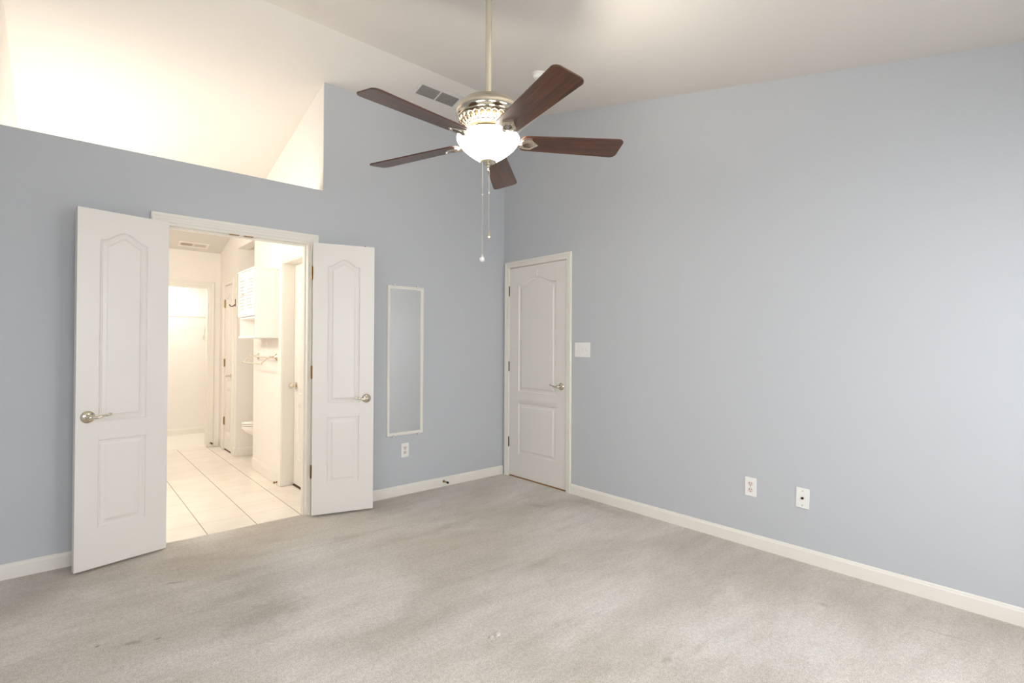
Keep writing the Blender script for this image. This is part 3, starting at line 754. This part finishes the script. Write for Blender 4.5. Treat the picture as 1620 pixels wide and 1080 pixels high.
chain(.005, -.137, 1.785-BZ, .010, False)
for k in range(3):
    a = math.radians(-66+120*k); point_light('fan_bulb_light', (FX+.088*math.cos(a), FYY+.088*math.sin(a), BZ+.002), (19, 11, 11)[k], (1, .92, .82), .022)

# ------------------------------------------------------------------ bathroom things
# cabinet with louvred doors on the side wall
CX0, CY0, CY1, CZ0, CZ1 = -2.014, 1.02, 1.545, 1.335, 1.955
cab = thing('wall_cabinet', 'white wall cabinet with louvred doors above an open shelf, over the towel rail', 'cabinet', (BX, (CY0+CY1)/2, CZ0))
off = (BX, (CY0+CY1)/2, CZ0)
b = MB()
b.box(CX0, BX, CY0, CY0+.016, CZ0, CZ1-.012); b.box(CX0, BX, CY1-.016, CY1, CZ0, CZ1-.012)
b.box(CX0, BX, CY0+.016, CY1-.016, 1.505, 1.521)
b.box(BX-.008, BX, CY0+.016, CY1-.016, CZ0, CZ1-.012)
b.build('body', M['cabinet'], cab, off)
box_obj('cornice', M['cabinet'], (CX0-.022, BX, CY0-.008, CY1+.012, CZ1-.014, CZ1), cab, .004, off)
box_obj('bottom_shelf', M['cabinet'], (CX0-.012, BX, CY0-.006, CY1+.010, CZ0-.010, CZ0+.008), cab, .003, off)
ym = (CY0+CY1)/2
for y0, y1, ky in ((CY0+.002, ym-.0015, ym-.03), (ym+.0015, CY1-.002, ym+.05)):
    b = MB(); z0, z1 = 1.525, CZ1-.018; x0, x1 = CX0-.018, CX0-.001; fr = .034
    b.box(x0, x1, y0, y0+fr, z0, z1); b.box(x0, x1, y1-fr, y1, z0, z1); b.box(x0, x1, y0+fr, y1-fr, z0, z0+.045); b.box(x0, x1, y0+fr, y1-fr, z1-.045, z1)
    d = b.build('door', M['cabinet'], cab, off)
    lv = MB(); m_ = 11
    for i in range(m_):
        z = z0+.045+(i+.5)*(z1-z0-.09)/m_; lv.prism([(x0+.001, z-.016), (x0+.004, z-.016), (x1-.002, z+.014), (x1-.005, z+.014)], 'y', y0+fr, y1-fr)
    lv.build('louvre', M['cabinet'], d, off)
    kb = MB(); kb.lathe([(0, 0), (-.004, 0)][:0] or [(.004, 0), (.004, -.010), (.0095, -.014), (.0105, -.020), (.006, -.025), (0, -.026)], 18, (x0, ky, 1.725), 'x'); kb.build('knob', M['nickel'], d, off)
# towel rail
r = thing('towel_rail', 'nickel double-bar towel rail on the cream wall under the cabinet', 'towel rail', (BX, 1.375, 1.15)); off = (BX, 1.375, 1.15)
for y in (1.09, 1.66):
    b = MB(); b.lathe([(0, 0), (.034, 0), (.034, -.004), (.030, -.008), (.020, -.012), (.012, -.018), (.0095, -.03), (.0095, -.060)], 32, (BX, y, 1.15), 'x')
    b.sphere((BX-.066, y, 1.15), .013, 8)
    b.tube([(BX-.064, y, 1.150), (BX-.080, y, 1.140), (BX-.122, y, 1.102), (BX-.138, y, 1.090)], .0055, 10)
    b.build('post', M['nickel'], r, off)
for x, z in ((BX-.066, 1.150), (BX-.138, 1.090)):
    b = MB(); b.tube([(x, 1.065, z), (x, 1.685, z)], .0065, 12)
    for y in (1.062, 1.688): b.sphere((x, y, z), .0095, 7)
    b.build('bar', M['nickel'], r, off)
# robe hook
r = thing('robe_hook', 'small dark bronze robe hook on the cream wall beside the linen door', 'hook', (BX, 2.595, 1.70)); 
b = MB(); b.bbox(-.004, 0, -.011, .011, 0, .085, r=.0015); b.build('back_plate', M['bronze'], r)
b = MB(); b.tube([(-.003, 0, .022), (-.02, 0, .004), (-.038, 0, -.004), (-.055, 0, .004), (-.062, 0, .020)], .005, 10); b.build('hook_arm', M['bronze'], r)

# toilet in the alcove, bowl facing out of the opening
TY = 2.20
t = thing('toilet', 'white toilet in the alcove, its bowl front showing past the wall end', 'toilet', (-1.45, TY, 0)); off = (-1.45, TY, 0)
def oval(cx, cy, a_front, a_back, bw, n=40, sq=2.15):
    pts = []
    for i in range(n):
        th = 2*PI*i/n; c_, s_ = math.cos(th), math.sin(th)
        x = (abs(c_)**(2/sq))*(1 if c_ > 0 else -1); y = (abs(s_)**(2/sq))*(1 if s_ > 0 else -1)
        pts.append((cx+(a_back if x > 0 else a_front)*x, cy+bw*y))
    return pts
def loft(b, sections, smooth=True, cap=(True, True)):
    n = len(sections[0][0]); v = []
    for pts, z in sections: v += [(x, y, z) for x, y in pts]
    f = [(i*n+k, i*n+(k+1) % n, (i+1)*n+(k+1) % n, (i+1)*n+k) for i in range(len(sections)-1) for k in range(n)]
    if cap[0]: f.append(tuple(range(n-1, -1, -1)))
    if cap[1]: f.append(tuple((len(sections)-1)*n+k for k in range(n)))
    b.add(v, f, 0, smooth)
tip = -1.845
b = MB()
loft(b, [(oval(-1.42, TY, .20, .28, .105), 0), (oval(-1.42, TY, .19, .28, .100), .03), (oval(-1.42, TY, .18, .27, .095), .12), (oval(-1.43, TY, .22, .26, .115), .20),
         (oval(-1.44, TY, .31, .25, .150), .28), (oval(-1.45, TY, .37, .25, .178), .335), (oval(-1.45, TY, .388, .25, .186), .365), (oval(-1.45, TY, .385, .25, .184), .385)], cap=(True, False))
loft(b, [(oval(-1.45, TY, .385, .25, .184), .385), (oval(-1.47, TY, .30, .17, .125), .385), (oval(-1.47, TY, .27, .15, .115), .34), (oval(-1.45, TY, .15, .12, .07), .22)], cap=(False, True))
b.build('bowl', M['ceramic'], t, off)
b = MB(); loft(b, [(oval(-1.45, TY, .388, .20, .187), .389), (oval(-1.45, TY, .392, .20, .190), .396), (oval(-1.45, TY, .388, .20, .187), .406)]); b.build('seat', M['ceramic'], t, off)
b = MB(); loft(b, [(oval(-1.45, TY, .386, .20, .186), .409), (oval(-1.45, TY, .392, .20, .190), .416), (oval(-1.45, TY, .380, .20, .182), .427), (oval(-1.45, TY, .30, .15, .14), .432)]); b.build('lid', M['ceramic'], t, off)
b = MB(); b.bbox(-1.205, -1.012, TY-.22, TY+.22, .38, .74, r=.02, seg=3); tk = b.build('tank', M['ceramic'], t, off)
b = MB(); b.bbox(-1.215, -1.005, TY-.23, TY+.23, .74, .775, r=.010, seg=2); b.build('tank_lid', M['ceramic'], t, off)
b = MB(); b.tube([(-1.205, TY+.15, .68), (-1.222, TY+.15, .68), (-1.224, TY+.13, .678), (-1.224, TY+.08, .672)], .006, 8); b.build('flush_handle', M['nickel'], tk, off)

# vanity light on the bathroom wall (out of view behind the partition)
VY = (.50, .95, 1.40); VZ = 1.92
v_ = thing('vanity_light', 'wall light with three round lamps high on the bathroom wall behind the partition', 'wall light', (BL, .95, VZ))
b = MB(); b.bbox(0, .03, -.55, .55, -.05, .05, r=.008); b.build('back_plate', M['nickel'], v_)
for y in (-.45, 0, .45):
    b = MB(); b.tube([(.03, y, 0), (.07, y, 0)], .015, 12); a = b.build('lamp_arm', M['nickel'], v_)
    b = MB(); b.sphere((.11, y, 0), .05, 12); b.build('globe', M['bulb'], a)
for y in VY: point_light('vanity_lamp_light', (BL+.25, y, VZ), 9.4, (1, .95, .89), .07)
# unseen lamp added over the doorway to brighten the slope above the ledge
r = thing('added_fill_lamp', 'added unseen fill lamp, small and round, over the bathroom side of the double doorway', 'wall light', (-2.25, .12, 2.24))
b = MB(); b.lathe([(0, 0), (.055, 0), (.055, -.012), (.02, -.03), (.012, -.06)], 28, (0, 0, 0), '-y'); b.build('back_plate', M['nickel'], r)
b = MB(); b.sphere((0, .10, 0), .05, 12); b.build('globe', M['bulb'], r)
point_light('added_fill_glow', (-2.25, .235, 2.24), 7, (1, .945, .88), .05)
# closet ceiling lamp
r = thing('closet_lamp', 'flush ceiling lamp inside the closet', 'ceiling light', (-2.35, 4.0, 2.35))
b = MB(); b.lathe([(0, 0), (.13, 0), (.13, -.02), (.12, -.025)], 32); b.build('lamp_base', M['plastic'], r)
b = MB(); b.lathe([(.118, -.02), (.11, -.05), (.07, -.075), (0, -.082)], 32); b.build('lamp_shade', M['bulb'], r)
area_light('closet_lamp_glow', (-2.35, 4.0, 2.24), (0, 0, -1), .3, .3, 9, (1, .96, .9))
# wire shelf in the closet
r = thing('wire_shelf', 'white wire shelf with hanging rail on the back wall of the closet', 'shelf', (-2.2, 4.56, 1.655)); off = (-2.2, 4.56, 1.655)
b = MB()
for y in (4.555, 4.42, 4.27): b.tube([(-3.19, y, 1.655), (-1.5, y, 1.655)], .0032, 6)
b.tube([(-3.19, 4.265, 1.62), (-1.5, 4.265, 1.62)], .0032, 6)
for i in range(68): x = -3.18+i*.0252; b.tube([(x, 4.557, 1.658), (x, 4.27, 1.658), (x, 4.266, 1.62)], .0014, 5)
b.build('shelf_wires', M['wire'], r, off)
for x in (-1.78, -2.7):
    b = MB(); b.tube([(x, 4.28, 1.64), (x, 4.553, 1.37)], .005, 8); b.bbox(x-.01, x+.01, 4.545, 4.56, 1.34, 1.40, r=.002); b.build('bracket', M['wire'], r, off)

# ------------------------------------------------------------------ carpet (with its spots)
DENTS = [(-1.885, -2.140, .0125), (-1.848, -2.136, .0135), (-1.662, -1.923, .007)]
CARPET_SPOTS = [   # x, y, radius x, radius y, angle, strength
    (-2.83, -.64, .055, .018, -25, .72), (-3.05, -1.172, .035, .016, -15, .70), (-2.977, -1.199, .020, .010, 0, .60),
    (-3.17, -1.105, .014, .008, 10, .45), (-2.56, -1.27, .22, .13, 10, .84), (-2.64, -1.02, .20, .07, 15, .90),
    (-1.455, -2.72, .030, .022, 0, .80), (-1.662, -1.923, .016, .012, 0, .82), (-.47, -2.99, .03, .025, -60, .78),
    (-1.20, -.87, .24, .05, 8, .88), (-.46, -.95, .10, .05, -70, .86), (-.36, -3.43, .12, .012, -80, .86),
    (-.12, -1.35, .06, .30, 0, .88), (-1.15, -1.72, .20, .05, 5, .90), (-1.86, -.62, .16, .05, 0, .90)]
M['carpet'] = carpet_material()
struct(carpet_obj().build('floor', M['carpet']), 'worn grey-beige carpet of the empty bedroom', 'carpet')
